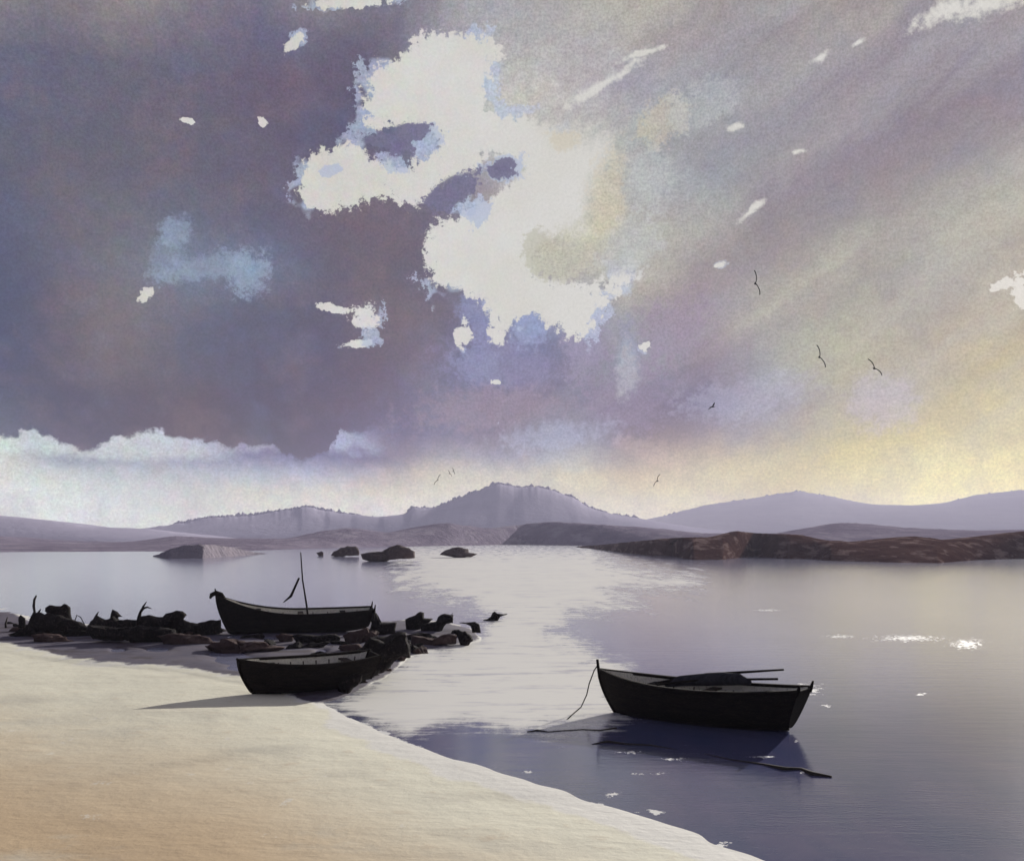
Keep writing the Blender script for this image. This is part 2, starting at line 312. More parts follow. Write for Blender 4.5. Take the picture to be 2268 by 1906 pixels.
tar = simple('tarred_wood', (.006, .005, .006), (.014, .011, .010), 2.5, .8, .5, .02, (1, 4, 6), .05, (.030, .022, .018))
tarb = simple('tarred_brown_wood', (.022, .015, .012), (.045, .032, .026), 3, .75, .5, .02, (1, 4, 6), .15, (.075, .058, .045))
paleint = simple('sunlit_planking', (.50, .49, .46), (.64, .62, .57), 4, .6, .3, .01, (1, 6, 1), .3, (.30, .27, .24))  # sunlit boat floors put in as a pale inner colour
rockm = simple('weedy_rock', (.007, .006, .007), (.018, .014, .015), 3, .85, 1, .08, (1, 1, 1), .08, (.045, .034, .034))
rockb = simple('brown_rock', (.045, .026, .026), (.085, .056, .054), .35, .9, .8, .3, (1, 1, 1), .1, (.12, .085, .078))
wood = simple('driftwood', (.012, .010, .010), (.032, .026, .024), 6, .8, .6, .02, (1, 1, .2), .15)
clothm = simple('dark_canvas', (.018, .018, .026), (.036, .036, .050), 5, .9, .6, .03, (1, 3, 1), .1)
ropem = simple('tarred_rope', (.03, .026, .024), (.055, .046, .040), 30, .9, .5, .01, (1, 1, 1), .1)
birdm = simple('dark_feathers', (.02, .02, .022), (.05, .05, .052), 8, .8, .2, .01)

# ------------------------------------------------------------------ shorelines (image-plan of the beach, laid on the ground plane)
SAND = [(-4000,1405),(-600,1412),(0,1424),(60,1438),(110,1447),(170,1464),(250,1470),(400,1479),(520,1500),(600,1528),(690,1552),(760,1590),(860,1632),(1000,1692),(1200,1750),(1380,1805),(1500,1855),(1640,1920),(2600,2380),(5000,3500),(5000,40000),(-40000,40000),(-40000,1405)]
MUD = [(-4000,1345),(-300,1350),(0,1353),(22,1352),(60,1374),(200,1384),(470,1392),(640,1390),(800,1378),(900,1372),(985,1378),(1040,1392),(1062,1414),(1010,1428),(960,1436),(905,1450),(860,1490),(800,1524),(740,1552),(690,1558),(600,1540),(400,1500),(0,1460),(-4000,1440)]
GLARE = [(905,1208),(1310,1214),(1340,1240),(1400,1262),(1545,1283),(1550,1293),(1400,1301),(1340,1312),(1430,1338),(1300,1347),(1290,1360),(1245,1374),(1255,1390),(1210,1400),(1290,1425),(1312,1452),(1300,1464),(1400,1482),(1340,1520),(1370,1585),(1320,1608),(1170,1616),(1060,1603),(1000,1600),(900,1610),(800,1588),(690,1552),(740,1545),(830,1505),(900,1465),(1000,1430),(1060,1412),(1090,1370),(1050,1340),(960,1312),(880,1292),(872,1268),(925,1252),(880,1240)]  # outline of the bright cloud's glare on the water
POOLS = [(530,1462,62,11),(500,1448,40,6),(350,1438,27,6),(262,1439,14,4),(470,1418,17,4),(530,1410,32,5),(592,1413,22,4),(290,1408,10,7),(345,1392,8,6),(115,1377,7,4),(120,1391,7,5),(778,1423,24,5),(790,1438,25,6),(835,1415,24,8),(712,1443,14,6),(765,1458,24,8),(560,1478,60,7)]
def proj(X, Y):
    Yc = np.maximum(Y, 4.0); return CX+F*X/Yc, HZ+F*CH/Yc
def lines(a, b, step, lo, hi, gr):
    v = list(np.arange(a, b, step)); s = step; x = v[-1]
    while x < hi: s *= gr; x += s; v.append(x)
    s = step; x = v[0]
    while x > lo: s *= gr; x -= s; v.insert(0, x)
    return np.array(v)
def grid(name, xs, ys, zfn, attrs, m):
    X, Y = np.meshgrid(xs, ys); Z, at = zfn(X, Y), None
    nx, ny = len(xs), len(ys)
    me = D.meshes.new(name); co = np.stack([X, Y, Z], -1).reshape(-1, 3)
    me.vertices.add(nx*ny); me.vertices.foreach_set('co', co.ravel())
    i = np.arange((ny-1)*(nx-1)); r, q = i//(nx-1), i % (nx-1); a = r*nx+q
    fc = np.stack([a, a+1, a+nx+1, a+nx], -1).astype(np.int32)
    me.loops.add(fc.size); me.loops.foreach_set('vertex_index', fc.ravel())
    me.polygons.add(len(fc)); me.polygons.foreach_set('loop_start', np.arange(0, fc.size, 4, dtype=np.int32))
    me.update(calc_edges=True); me.polygons.foreach_set('use_smooth', [True]*len(fc))
    for k, fn in attrs.items():
        at = me.attributes.new(k, 'FLOAT', 'POINT'); at.data.foreach_set('value', fn(X, Y).astype(np.float32).ravel())
    me.materials.append(m); o = D.objects.new(name, me); col.objects.link(o); return o
def vnoise(X, Y, s, seed=0):
    rs = np.random.RandomState(seed); T = rs.rand(256, 256)
    x = X*s+37.1; y = Y*s+11.7; xi = np.floor(x).astype(int); yi = np.floor(y).astype(int); a = x-xi; b = y-yi
    a = a*a*(3-2*a); b = b*b*(3-2*b); t = lambda i, j: T[i % 256, j % 256]
    return (t(xi, yi)*(1-a)+t(xi+1, yi)*a)*(1-b)+(t(xi, yi+1)*(1-a)+t(xi+1, yi+1)*a)*b-.5
cache = {}
def SD(key, poly, X, Y):
    kk = (key, X.shape)
    if kk not in cache: px, py = proj(X, Y); cache[kk] = sdf(poly, px, py)
    return cache[kk]
def metres(sd_, Y): return sd_*np.maximum(Y, 4)**2/(F*CH)      # rough ground distance
def land_z(X, Y):
    s = metres(SD('s', SAND, X, Y), Y)*.55; z = np.where(s > 0, .02+.9*(1-np.exp(-s*.035)), .02+s*.06)
    m = SD('m', MUD, X, Y); mz = np.clip(m*.004, -2, .05)+vnoise(X, Y, .35, 3)*.05*(m > -20)+.015
    px, py = proj(X, Y)
    for (a, b, rx, ry) in POOLS:
        r2 = ((px-a)/rx)**2+((py-b)/ry)**2
        mz = mz-.12*np.exp(-np.clip(r2-.5, 0, 9)*1.6)*(r2 < 5)
    z = np.maximum(z, np.where(m > -200, mz, -2))
    z = z+vnoise(X, Y, .5, 1)*.03+vnoise(X, Y, 1.7, 2)*.010
    return np.maximum(z, -1.6)
xs = lines(-16, 16, .13, -3500, 3500, 1.055)
ys = lines(10, 34, .10, -60, 3500, 1.016)
# sand
msand, k, b = mat('sand')
geo = k.n.new('ShaderNodeNewGeometry').outputs['Position']; gx = k.sep(geo)
ss = k.attr('shore'); mu = k.attr('mud')
n1 = k.noise(geo, .35, 8, .6); n2 = k.noise(geo, 2.2, 7, .65); n3 = k.noise(geo, 60, 4, .7); n4 = k.noise(k.scale(geo, (1, .45, 1)), .9, 8, .66)
# own colour of the sand: pale washed sand along the water, warmer ochre sand up the beach
f = k.mr(k.m('ADD', ss, k.m('MULTIPLY', k.m('SUBTRACT', n1, .5), 150.)), 40, 420, 0, 1, True)
cs = k.mix(f, (.80, .78, .63), (.62, .47, .295))
cs = k.mix(k.mr(k.m('ADD', k.noise(geo, .28, 6, .6), k.m('MULTIPLY', ss, -.0002)), .50, .62, 0, .75), cs, (.64, .61, .50))
cs = k.mix(k.mr(n2, .58, .74, 0, .45), cs, (.56, .43, .30))
edge = k.m('ADD', ss, k.m('MULTIPLY', k.m('SUBTRACT', n4, .5), 75.))
thr = k.mr(mu, -70, -15, 34, 4)
cs = k.mix(k.mr(k.m('SUBTRACT', edge, thr), -5, 4, 1, 0), cs, (.80, .79, .73))           # dried salt and froth line
sh = k.noise(k.scale(geo, (1, .5, 1)), 2.6, 6, .7)
cs = k.mix(k.mr(sh, .64, .68, 0, .6), cs, (.80, .77, .68))           # shell grit
cs = k.mix(k.mr(n3, .25, .75, .10, 0), cs, (.10, .08, .07))
mf = k.m('MULTIPLY', k.mr(k.m('ADD', mu, k.m('MULTIPLY', k.m('SUBTRACT', n4, .5), 22.)), -3, 1), k.mr(k.m('ADD', ss, k.m('MULTIPLY', k.m('SUBTRACT', n4, .5), 34.)), -2, 2, 1, 0))
cm = k.mix(k.mr(n4, .40, .62), (.085, .078, .115), (.12, .105, .135))
cm = k.mix(k.mr(k.noise(geo, .6, 5, .6), .52, .64, 0, .8), cm, (.045, .030, .032))
cs = k.mix(mf, cs, cm)
k.set(b.inputs['Base Color'], cs); k.set(b.inputs['Roughness'], k.mixf(mf, .85, .75)); b.inputs['Specular IOR Level'].default_value = .25
rip = k.noise(k.scale(geo, (.8, 2.6, 1)), 2.2, 5, .55)
k.set(b.inputs['Normal'], k.bump(n3, .16, .005, k.bump(rip, .25, .03, k.bump(n2, .45, .05))))
beach = grid('ground', xs, ys, land_z, {'shore': lambda X, Y: np.clip(SD('s', SAND, X, Y), -900, 900), 'mud': lambda X, Y: np.clip(SD('m', MUD, X, Y), -300, 300)}, msand)
tag(beach, kind='structure')

# water
mw, k, b = mat('sea_water')
geo = k.n.new('ShaderNodeNewGeometry').outputs['Position']
pa = k.attr('glare'); ss = k.attr('shore'); far = k.attr('reach')
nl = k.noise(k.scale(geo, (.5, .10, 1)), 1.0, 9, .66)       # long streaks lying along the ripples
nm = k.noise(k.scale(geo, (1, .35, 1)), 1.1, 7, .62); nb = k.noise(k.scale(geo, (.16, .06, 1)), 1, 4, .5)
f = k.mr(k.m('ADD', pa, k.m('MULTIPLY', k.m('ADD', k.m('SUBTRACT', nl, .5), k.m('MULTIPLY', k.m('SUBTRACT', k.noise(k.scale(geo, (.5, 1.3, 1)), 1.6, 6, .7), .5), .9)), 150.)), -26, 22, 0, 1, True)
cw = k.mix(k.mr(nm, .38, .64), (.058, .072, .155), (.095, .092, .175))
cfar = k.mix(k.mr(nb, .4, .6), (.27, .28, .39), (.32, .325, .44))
cw = k.mix(k.mr(k.m('ADD', far, k.m('MULTIPLY', k.m('SUBTRACT', nb, .5), 60.)), 225, 450, 1, 0, True), cw, cfar)  # paler with distance: sky reflection painted into the base colour
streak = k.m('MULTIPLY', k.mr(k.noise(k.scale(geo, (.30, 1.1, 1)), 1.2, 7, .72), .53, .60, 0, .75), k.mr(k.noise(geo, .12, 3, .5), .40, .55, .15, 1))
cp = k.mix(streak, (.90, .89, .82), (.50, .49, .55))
cw = k.mix(f, cw, cp)  # glare from the bright cloud painted pale into the water colour
# froth flecks, with sun sparkle painted in as white specks
fm = k.m('ADD', k.attr('foam_and_specks'), k.m('MULTIPLY', k.m('SUBTRACT', k.noise(k.scale(geo, (1.2, .8, 1)), 4.2, 7, .75), .5), 3.2))
foam_and_specks = k.mr(fm, .52, .60)
edge = k.mr(k.m('ADD', ss, k.m('MULTIPLY', k.m('SUBTRACT', k.noise(k.scale(geo, (1.6, .8, 1)), 1.6, 8, .7), .5), 42.)), -9, -6, 0, 1)
foam_and_specks = k.m('MAXIMUM', foam_and_specks, edge)
cw = k.mix(foam_and_specks, cw, (.80, .80, .77))
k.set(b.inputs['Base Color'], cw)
k.set(b.inputs['Roughness'], k.mixf(k.m('MAXIMUM', foam_and_specks, k.m('MULTIPLY', f, .6)), .10, .6)); b.inputs['IOR'].default_value = 1.32
b.inputs['Specular IOR Level'].default_value = .5
r1 = k.noise(k.scale(geo, (.45, 1.6, 1)), 1.3, 5, .6, .3); r2 = k.noise(k.scale(geo, (1.2, 3.2, 1)), 4.5, 3, .6)
k.set(b.inputs['Normal'], k.bump(r2, .30, .007, k.bump(r1, .45, .012)))
FO = [(2010,1412,150,14),(2140,1425,70,22),(1795,1525,52,26),(2042,1536,26,8),(1830,1560,20,10),(1165,1707,28,7),(1362,1757,48,11),(1500,1680,75,7),(1780,1708,45,7),(1860,1408,60,8),(1430,1712,70,6),(1690,1675,60,6),(1395,1665,60,7),(1765,1640,14,18),(1450,1795,60,10),(1600,1868,60,14),(1700,1350,60,5)]
def foam_glint(X, Y):
    px, py = proj(X, Y); v = np.zeros_like(X)-.6
    for a, bb, rx, ry in FO: v = np.maximum(v, .72-.8*np.sqrt(((px-a)/rx)**2+((py-bb)/ry)**2))
    return v
water = grid('sea', xs, ys, lambda X, Y: np.zeros_like(X), {'glare': lambda X, Y: np.clip(SD('p', GLARE, X, Y), -400, 400),
   'shore': lambda X, Y: np.clip(SD('s', SAND, X, Y), -900, 900), 'foam_and_specks': foam_glint,
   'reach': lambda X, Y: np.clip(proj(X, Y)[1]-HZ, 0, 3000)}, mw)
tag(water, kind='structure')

# ------------------------------------------------------------------ far land
def interp(pts, x): return float(np.interp(x, [p[0] for p in pts], [p[1] for p in pts]))
def ridge(name, sky, foot, Yc, depth, m, rough=.5, x0=-100, x1=2370, n=500, seed=0, frq=.02, ny=32):
    """a long hill: crest line, foot line (image heights) -> real slopes front and back"""
    v = []; f = []
    for i in range(n):
        sx = x0+(x1-x0)*i/(n-1)
        fy = interp(foot, sx); Yf = F*CH/(fy-HZ) if foot else Yc-depth
        yc = max(Yc, Yf+depth*.3) if foot else Yc
        X = (sx-CX)/F*yc; zc = CH-(interp(sky, sx)-HZ)/F*yc; zc = CH-(sum(interp(sky, sx+q) for q in (-9, -3, 3, 9))/4-HZ)/F*yc; zs = CH-(sum(interp(sky, sx+q) for q in range(-240, 241, 60))/9-HZ)/F*yc
        hf = rough*(noise.noise(Vector((sx*frq, seed, 0)))+.6*noise.noise(Vector((sx*frq*3.1, seed, 5)))+.45*noise.noise(Vector((sx*frq*8.3, seed, 9))))
        for j in range(ny+1):
            t = j/ny
            if t <= .6: a = t/.6; Y = Yf+(yc-Yf)*a; h = math.sin(a*math.pi/2)**.8
            else: a = (t-.6)/.4; Y = yc+depth*a; h = math.cos(a*math.pi/2)
            xx = X*(Y/yc if t <= .6 else 1.0)
            zz = zs+(zc-zs)*h**5; z = -1.2+(zz+1.2)*h + hf*h**9
            if .04 < t < .58 or t > .65: z += (zc+1)*.006*math.sin(min(1, t/.6)*math.pi)*(noise.noise(Vector((xx/max(zc, 6)*.6, Y/max(zc, 6)*.6, seed)))+.5*noise.noise(Vector((xx/max(zc, 6)*1.5, Y/max(zc, 6)*1.5, seed+3))))
            if j == 0: z = -1.2
            v.append((xx, Y, z))
    for i in range(n-1):
        for j in range(ny):
            a = i*(ny+1)+j; f.append((a, a+1, a+ny+2, a+ny+1))
    return meshobj(name, v, f, m)
def hillmat(name, c1, c2, sc_, c3=None):
    m, k, b = mat(name); geo = k.n.new('ShaderNodeNewGeometry').outputs['Position']
    n = k.noise(geo, sc_, 8, .65); n2 = k.noise(geo, sc_*6, 6, .6)
    cc = k.mix(k.mr(n, .4, .6), c1, c2)
    if c3: cc = k.mix(k.mr(k.noise(k.scale(geo, (1, .4, 2.5)), sc_*2.2, 7, .65), .52, .62), cc, c3)
    k.set(b.inputs['Base Color'], cc); b.inputs['Roughness'].default_value = 1; b.inputs['Specular IOR Level'].default_value = 0
    k.set(b.inputs['Normal'], k.bump(n2, .8, 1.5)); return m
h_far = hillmat('far_hill_hazed', (.44, .41, .48), (.48, .45, .51), .01)  # distance haze painted into the hill as pale mauve
h_cen = hillmat('wooded_hill_hazed', (.40, .375, .47), (.44, .41, .51), .02)  # haze tint painted into this hill and its woods
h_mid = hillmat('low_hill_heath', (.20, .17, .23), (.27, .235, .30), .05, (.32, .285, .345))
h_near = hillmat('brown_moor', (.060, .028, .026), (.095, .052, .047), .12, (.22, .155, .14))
RIGHT = [(-300,1170),(1350,1170),(1475,1142),(1557,1120),(1667,1104),(1765,1087),(1847,1101),(1940,1123),(2022,1128),(2093,1117),(2159,1097),(2268,1085),(2600,1100)]
CENT = [(200,1180),(330,1168),(411,1156),(466,1145),(548,1142),(630,1130),(680,1121),(723,1131),(794,1141),(855,1158),(898,1145),(910,1124),(959,1126),(1014,1104),(1068,1084),(1101,1070),(1150,1079),(1184,1076),(1224,1085),(1278,1105),(1305,1125),(1358,1139),(1430,1150),(1520,1165),(1700,1185)]
LEFT = [(-1900,1192),(-900,1140),(-400,1130),(0,1142),(66,1147),(137,1156),(203,1167),(274,1168),(340,1172),(420,1184),(500,1195)]
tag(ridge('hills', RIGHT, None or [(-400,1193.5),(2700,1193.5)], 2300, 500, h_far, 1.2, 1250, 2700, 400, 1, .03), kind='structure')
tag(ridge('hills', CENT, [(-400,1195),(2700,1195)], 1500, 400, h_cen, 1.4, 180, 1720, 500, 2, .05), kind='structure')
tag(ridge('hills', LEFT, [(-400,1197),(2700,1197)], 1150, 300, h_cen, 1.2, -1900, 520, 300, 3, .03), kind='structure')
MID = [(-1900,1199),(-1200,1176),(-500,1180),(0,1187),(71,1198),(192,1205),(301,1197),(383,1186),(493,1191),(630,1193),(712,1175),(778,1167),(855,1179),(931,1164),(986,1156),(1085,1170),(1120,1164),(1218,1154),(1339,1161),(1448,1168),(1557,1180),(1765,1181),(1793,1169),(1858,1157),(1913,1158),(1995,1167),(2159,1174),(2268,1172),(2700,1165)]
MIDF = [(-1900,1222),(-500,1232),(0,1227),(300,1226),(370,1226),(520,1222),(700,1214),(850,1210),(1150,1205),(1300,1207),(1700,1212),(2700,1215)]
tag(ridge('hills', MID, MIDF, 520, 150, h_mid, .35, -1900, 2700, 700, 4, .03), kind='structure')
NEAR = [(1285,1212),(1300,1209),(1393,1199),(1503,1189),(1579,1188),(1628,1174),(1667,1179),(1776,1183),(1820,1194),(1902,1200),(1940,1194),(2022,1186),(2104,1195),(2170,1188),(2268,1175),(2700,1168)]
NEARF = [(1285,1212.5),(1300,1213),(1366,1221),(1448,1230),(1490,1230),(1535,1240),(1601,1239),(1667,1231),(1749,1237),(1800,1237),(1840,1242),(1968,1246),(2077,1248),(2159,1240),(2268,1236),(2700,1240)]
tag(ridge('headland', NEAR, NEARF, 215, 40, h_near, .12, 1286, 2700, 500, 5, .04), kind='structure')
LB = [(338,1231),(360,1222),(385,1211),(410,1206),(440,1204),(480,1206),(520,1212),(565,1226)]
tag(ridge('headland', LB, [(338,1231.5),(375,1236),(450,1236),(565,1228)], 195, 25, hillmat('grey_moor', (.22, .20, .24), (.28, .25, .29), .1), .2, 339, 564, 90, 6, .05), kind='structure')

# woods along the hill crests: thousands of small crowns, one mass
def woods(name, sky, Y, x0, x1, n, s0, s1, m, seed):
    rnd = random.Random(seed); v = []; f = []
    ico = bmesh.new(); bmesh.ops.create_icosphere(ico, subdivisions=1, radius=1); iv = [q.co.copy() for q in ico.verts]; fi = [[q.index for q in ff.verts] for ff in ico.faces]; ico.free()
    for _ in range(n):
        sx = rnd.uniform(x0, x1); dy = rnd.random()**2; yy = Y-dy*60; zc = CH-(interp(sky, sx)-HZ)/F*Y
        z = zc*(1-dy*.35)-.5; r = rnd.uniform(s0, s1)*(1.5 if rnd.random() < .08 else 1)
        if noise.noise(Vector((sx*.03, seed, 0))) < -.25: r *= .5
        k0 = len(v); c = Vector(((sx-CX)/F*Y, yy, z))
        for q in iv: v.append(c+Vector((q.x*r, q.y*r, q.z*r*rnd.uniform(.9, 1.4)))*rnd.uniform(.75, 1.2))
        for q in fi: f.append(tuple(k0+i for i in q))
    o = meshobj(name, v, f, m, None, False); tag(o, kind='stuff'); return o
tag(woods('woods', CENT, 1500, 395, 1420, 3600, 1.2, 3.4, h_cen, 3), 'mauve woods fringing the crest of the central peak', 'woods')
tag(woods('woods', RIGHT, 2300, 1450, 2400, 2200, 1.2, 3.2, h_far, 4), 'pale woods along the soft hills at right', 'woods')

# ------------------------------------------------------------------ rocks built from their outlines, with real thickness
def inflate(name, pts, m, thick=.6, Y=None, seed=0, dz=.04, name_=None):
    """pts are sight points of the outline; the rock stands at depth Y and bulges both ways"""
    by = max(p[1] for p in pts)
    if Y is None: Y = F*(CH-dz)/(by-HZ)
    W = [Vector(((x-CX)/F*Y, 0, CH-(y-HZ)/F*Y)) for x, y in pts]
    zb = min(p.z for p in W)
    # resample outline
    res = []; n = len(W)
    for i in range(n):
        a, b = W[i], W[(i+1) % n]; c = max(1, int((b-a).length/(.02*Y/30*4)))
        for j in range(c): res.append(a.lerp(b, j/c))
    cen = sum(res, Vector())/len(res)
    for i, p in enumerate(res):
        d_ = (p-cen).normalized(); a_ = .06*Y/44; res[i] = p+d_*a_*(noise.noise(Vector((p.x*6, p.z*6, seed)))+.9*noise.noise(Vector((p.x*15, p.z*15, seed))))
    size = max(max(p.x for p in res)-min(p.x for p in res), .1)
    T = min(thick, 2)*size*.5
    rings = [(1, 0), (.93, .35), (.78, .65), (.52, .88), (.22, 1)]
    v = []; f = []; nn = len(res)
    order = [(s, -t) for s, t in reversed(rings)]+[(s, t) for s, t in rings[1:]]
    for s, t in order:
        for p in res:
            # shrink mostly sideways; foot of the rock stays in the ground
            q = cen+(p-cen)*s
            if p.z < zb+.15*size and t < 0: q.z = min(q.z, p.z+.02)
            nz = noise.noise(Vector((q.x*3+seed, t*2, q.z*3)))*.10*size*(abs(t) > 0)
            if abs(t) > 0: q.z += .05*min(size, 1)*noise.noise(Vector((q.x*9, t*5+seed, q.z*9)))
            v.append(Vector((q.x, t*T+nz, q.z-(.10 if p.z < zb+.1*size else 0))))
    nr = len(order)
    for i in range(nr-1):
        for j in range(nn): f.append((i*nn+j, i*nn+(j+1) % nn, (i+1)*nn+(j+1) % nn, (i+1)*nn+j))
    for i, rr in ((0, 1), ((nr-1)*nn, -1)):
        c0 = len(v); v.append(sum((v[i+j] for j in range(nn)), Vector())/nn)
        for j in range(nn): f.append((i+j, i+(j+1) % nn, c0))
    off = Vector((cen.x, Y, 0))
    v = [Vector((p.x-cen.x, p.y, p.z)) for p in v]
    o = meshobj(name, v, f, m); o.location = off; return o
z1 = lambda L: [(x*.2954, 1200+y*.2954) for x, y in L]
z2 = lambda L: [(440+x*.343, 1200+y*.343) for x, y in L]
def rock(pts, label, m=rockm, thick=.7, group='weedy rocks along the tide line', name='rock', cat='rock', **kw):
    o = inflate(name, pts, m, thick, seed=len(D.objects)*.7, **kw); tag(o, label, cat, group); return o
rock(z1([(140,560),(155,545),(185,575),(195,610),(185,655),(160,665),(145,630)]), 'small upright black rock left of the tall bent post')
rock(z1([(212,620),(225,565),(250,530),(285,518),(330,545),(350,525),(400,540),(500,560),(600,600),(665,640),(600,675),(500,700),(420,690),(350,680),(280,690),(230,660)]), 'broad black rock mound at the foot of the bent post', thick=.35)
rock(z1([(340,485),(370,468),(440,474),(470,480),(478,460),(505,458),(522,490),(535,540),(540,600),(480,600),(420,560),(370,550),(340,515)]), 'humped black boulder perched on the broad mound by the post', Y=F*3.96/(1404-HZ), thick=.5)
rock(z1([(665,650),(680,590),(720,545),(760,580),(800,575),(850,560),(880,580),(950,575),(1030,580),(1040,680),(960,690),(880,690),(780,705),(700,690)]), 'low twin-humped black rock left of the forked driftwood', thick=.35)
rock(z1([(812,590),(845,510),(880,518),(915,555),(880,548),(905,600)]), 'hooked black rock tip standing on the twin-humped rock', thick=.7, Y=F*3.96/(1405-HZ))
rock(z1([(1020,610),(1060,550),(1120,545),(1200,560),(1260,530),(1320,512),(1370,515),(1405,540),(1375,575),(1420,600),(1440,650),(1300,650),(1200,670),(1130,690),(1020,700)]), 'long black rock slab with raised fin between forked driftwood and big boat', thick=.3)
rock(z1([(1400,600),(1500,608),(1640,588),(1660,640),(1640,690),(1500,680),(1400,660)]), 'flat black rock touching the bow of the masted boat', thick=.5)
rock(z1([(1000,690),(1100,680),(1250,700),(1250,730),(1100,745),(1020,725)]), 'low dark rock in front of the finned slab', thick=.4)
rock(z1([(1180,700),(1300,680),(1500,695),(1640,730),(1600,765),(1450,755),(1250,750)]), 'flat brown rock in the mud before the masted boat bow', rockb, .35)
rock(z1([(1650,720),(1750,735),(1900,745),(1960,770),(1900,800),(1750,805),(1660,780)]), 'flat brown rock in the mud under the masted boat', rockb, .4)
rock(z1([(230,690),(330,680),(450,700),(560,720),(520,745),(380,740),(260,730)]), 'low brown rock sunk in mud below the bent post', rockb, .4)
rock(z2([(1108,585),(1112,500),(1125,455),(1135,442),(1150,460),(1145,490),(1160,515),(1220,520),(1280,515),(1265,560),(1270,585),(1200,590)]), 'black rock with a thin upright horn right of the masted boat', thick=.5)
rock(z2([(930,600),(1000,570),(1090,550),(1110,600),(1060,630),(950,640)]), 'dark brown rock at the stern of the masted boat', rockb, .5)
rock(z2([(1100,610),(1150,605),(1215,610),(1300,570),(1340,580),(1340,640),(1365,680),(1365,720),(1300,735),(1220,700),(1215,660),(1150,650)]), 'tall jagged black rock at the corner of the rock heap', thick=.6)
rock(z2([(1000,720),(1060,680),(1110,660),(1220,670),(1290,720),(1250,770),(1150,790),(1060,775)]), 'wide black rock in the middle of the heap right of the beached dinghy', thick=.5)
rock(z2([(880,790),(960,770),(1010,770),(1080,745),(1150,770),(1240,785),(1235,805),(1060,850),(1000,850),(900,840)]), 'long black rock just behind the dinghy stern', thick=.4)
rock(z2([(900,850),(1060,850),(1052,890),(1020,930),(960,960),(900,955)]), 'black rock against the stern of the beached dinghy', thick=.6)
rock(z2([(1330,495),(1380,475),(1430,448),(1455,455),(1460,485),(1510,495),(1490,515),(1430,560),(1350,565),(1335,530)]), 'angular black boulder with a raised right corner at water edge', thick=.6)
rock(z2([(1430,560),(1440,530),(1500,520),(1535,508),(1545,475),(1590,460),(1630,470),(1645,465),(1646,520),(1630,515),(1610,490),(1600,520),(1570,560),(1480,575)]), 'arched black boulder with a hooked right end in the shallows', thick=.5)
rock(z2([(1680,516),(1780,513),(1815,528),(1822,568),(1800,565),(1740,530)]), 'thin black slab cantilevered over the shallows', thick=.5, Y=44)
rock(z2([(1675,600),(1720,575),(1770,610),(1775,635),(1740,655),(1690,645)]), 'squat black rock alone in the shallows at the point', thick=.9)
rock(z2([(1370,600),(1440,610),(1520,625),(1600,590),(1670,598),(1665,635),(1560,645),(1420,660),(1370,650)]), 'low ragged brown ledge at the end of the rocky point', rockb, .35)
rock(z2([(1830,490),(1880,480),(1900,455),(1912,445),(1950,462),(1995,462),(1950,480),(1905,498),(1880,494)]), 'small outlying rock beyond the tip of the rocky point', thick=.4)
rock(z2([(700,735),(720,710),(760,697),(830,712),(832,745),(760,765),(700,755)]), 'low black rock behind the beached dinghy gunwale', thick=.5)
rock(z2([(910,665),(960,655),(1040,658),(1065,685),(1000,705),(920,700)]), 'flat dark rock between two light pools', rockb, .5)
rock(z2([(860,780),(880,745),(915,745),(945,775),(930,805),(870,805)]), 'knobbly black rock at the dinghy quarter', thick=.8)
rock(z2([(500,600),(560,590),(620,600),(600,630),(540,640)]), 'brown rock under the keel of the masted boat', rockb, .6)
rock(z1([(60,670),(150,640),(240,640),(420,660),(560,640),(700,650),(700,690),(560,705),(400,700),(250,705),(120,700)]), 'long low black ledge joining the mounds left of the forked driftwood', thick=.22)
rock(z1([(640,660),(660,615),(700,625),(780,640),(900,640),(1050,620),(1200,640),(1320,650),(1330,690),(1250,745),(1100,750),(960,700),(800,715),(690,700)]), 'long ragged black ledge beneath the twin-humped rock and driftwood', thick=.2)
rock(z2([(900,770),(960,715),(1040,690),(1110,610),(1200,650),(1300,590),(1345,600),(1368,700),(1300,740),(1240,800),(1100,850),(980,870),(900,850)]), 'biggest black rock, backbone of the heap right of the dinghy', thick=.35)
rock(z2([(0,520),(60,500),(140,500),(150,580),(60,600),(0,590)]), 'black rock under the overhanging bow of the masted boat', thick=.5)
rock(z2([(40,650),(140,640),(170,620),(260,650),(360,640),(480,650),(560,660),(520,680),(350,680),(200,700),(80,690)]), 'ragged brown ledge between light pools below the masted boat', rockb, .3)
rock(z2([(600,600),(640,590),(760,600),(880,590),(920,610),(900,650),(760,640),(640,640)]), 'long dark ledge under the stern half of the masted boat', thick=.3)
# islets
G2 = 'brown islets in the bay'
rock(z2([(765,68),(785,60),(795,48),(812,66),(805,84),(780,86)]), 'tiniest dark islet left of the brown islets', rockb, .6, G2, 'islet', 'islet')
rock(z2([(855,82),(870,60),(920,35),(960,24),(1010,28),(1030,40),(1045,78),(960,80),(880,90)]), 'low brown islet with flat top, left of the largest islet', rockb, .5, G2, 'islet', 'islet')
rock(z2([(1045,75),(1100,62),(1180,58),(1230,30),(1285,12),(1340,28),(1390,60),(1405,98),(1330,102),(1260,108),(1190,120),(1100,118),(1055,105)]), 'largest brown islet with a domed right half', rockb, .45, G2, 'islet', 'islet')
rock(z2([(1555,76),(1600,50),(1655,28),(1740,42),(1745,65),(1800,72),(1760,92),(1650,96),(1600,86)]), 'pointed brown islet off by itself in the bright water', rockb, .5, G2, 'islet', 'islet')

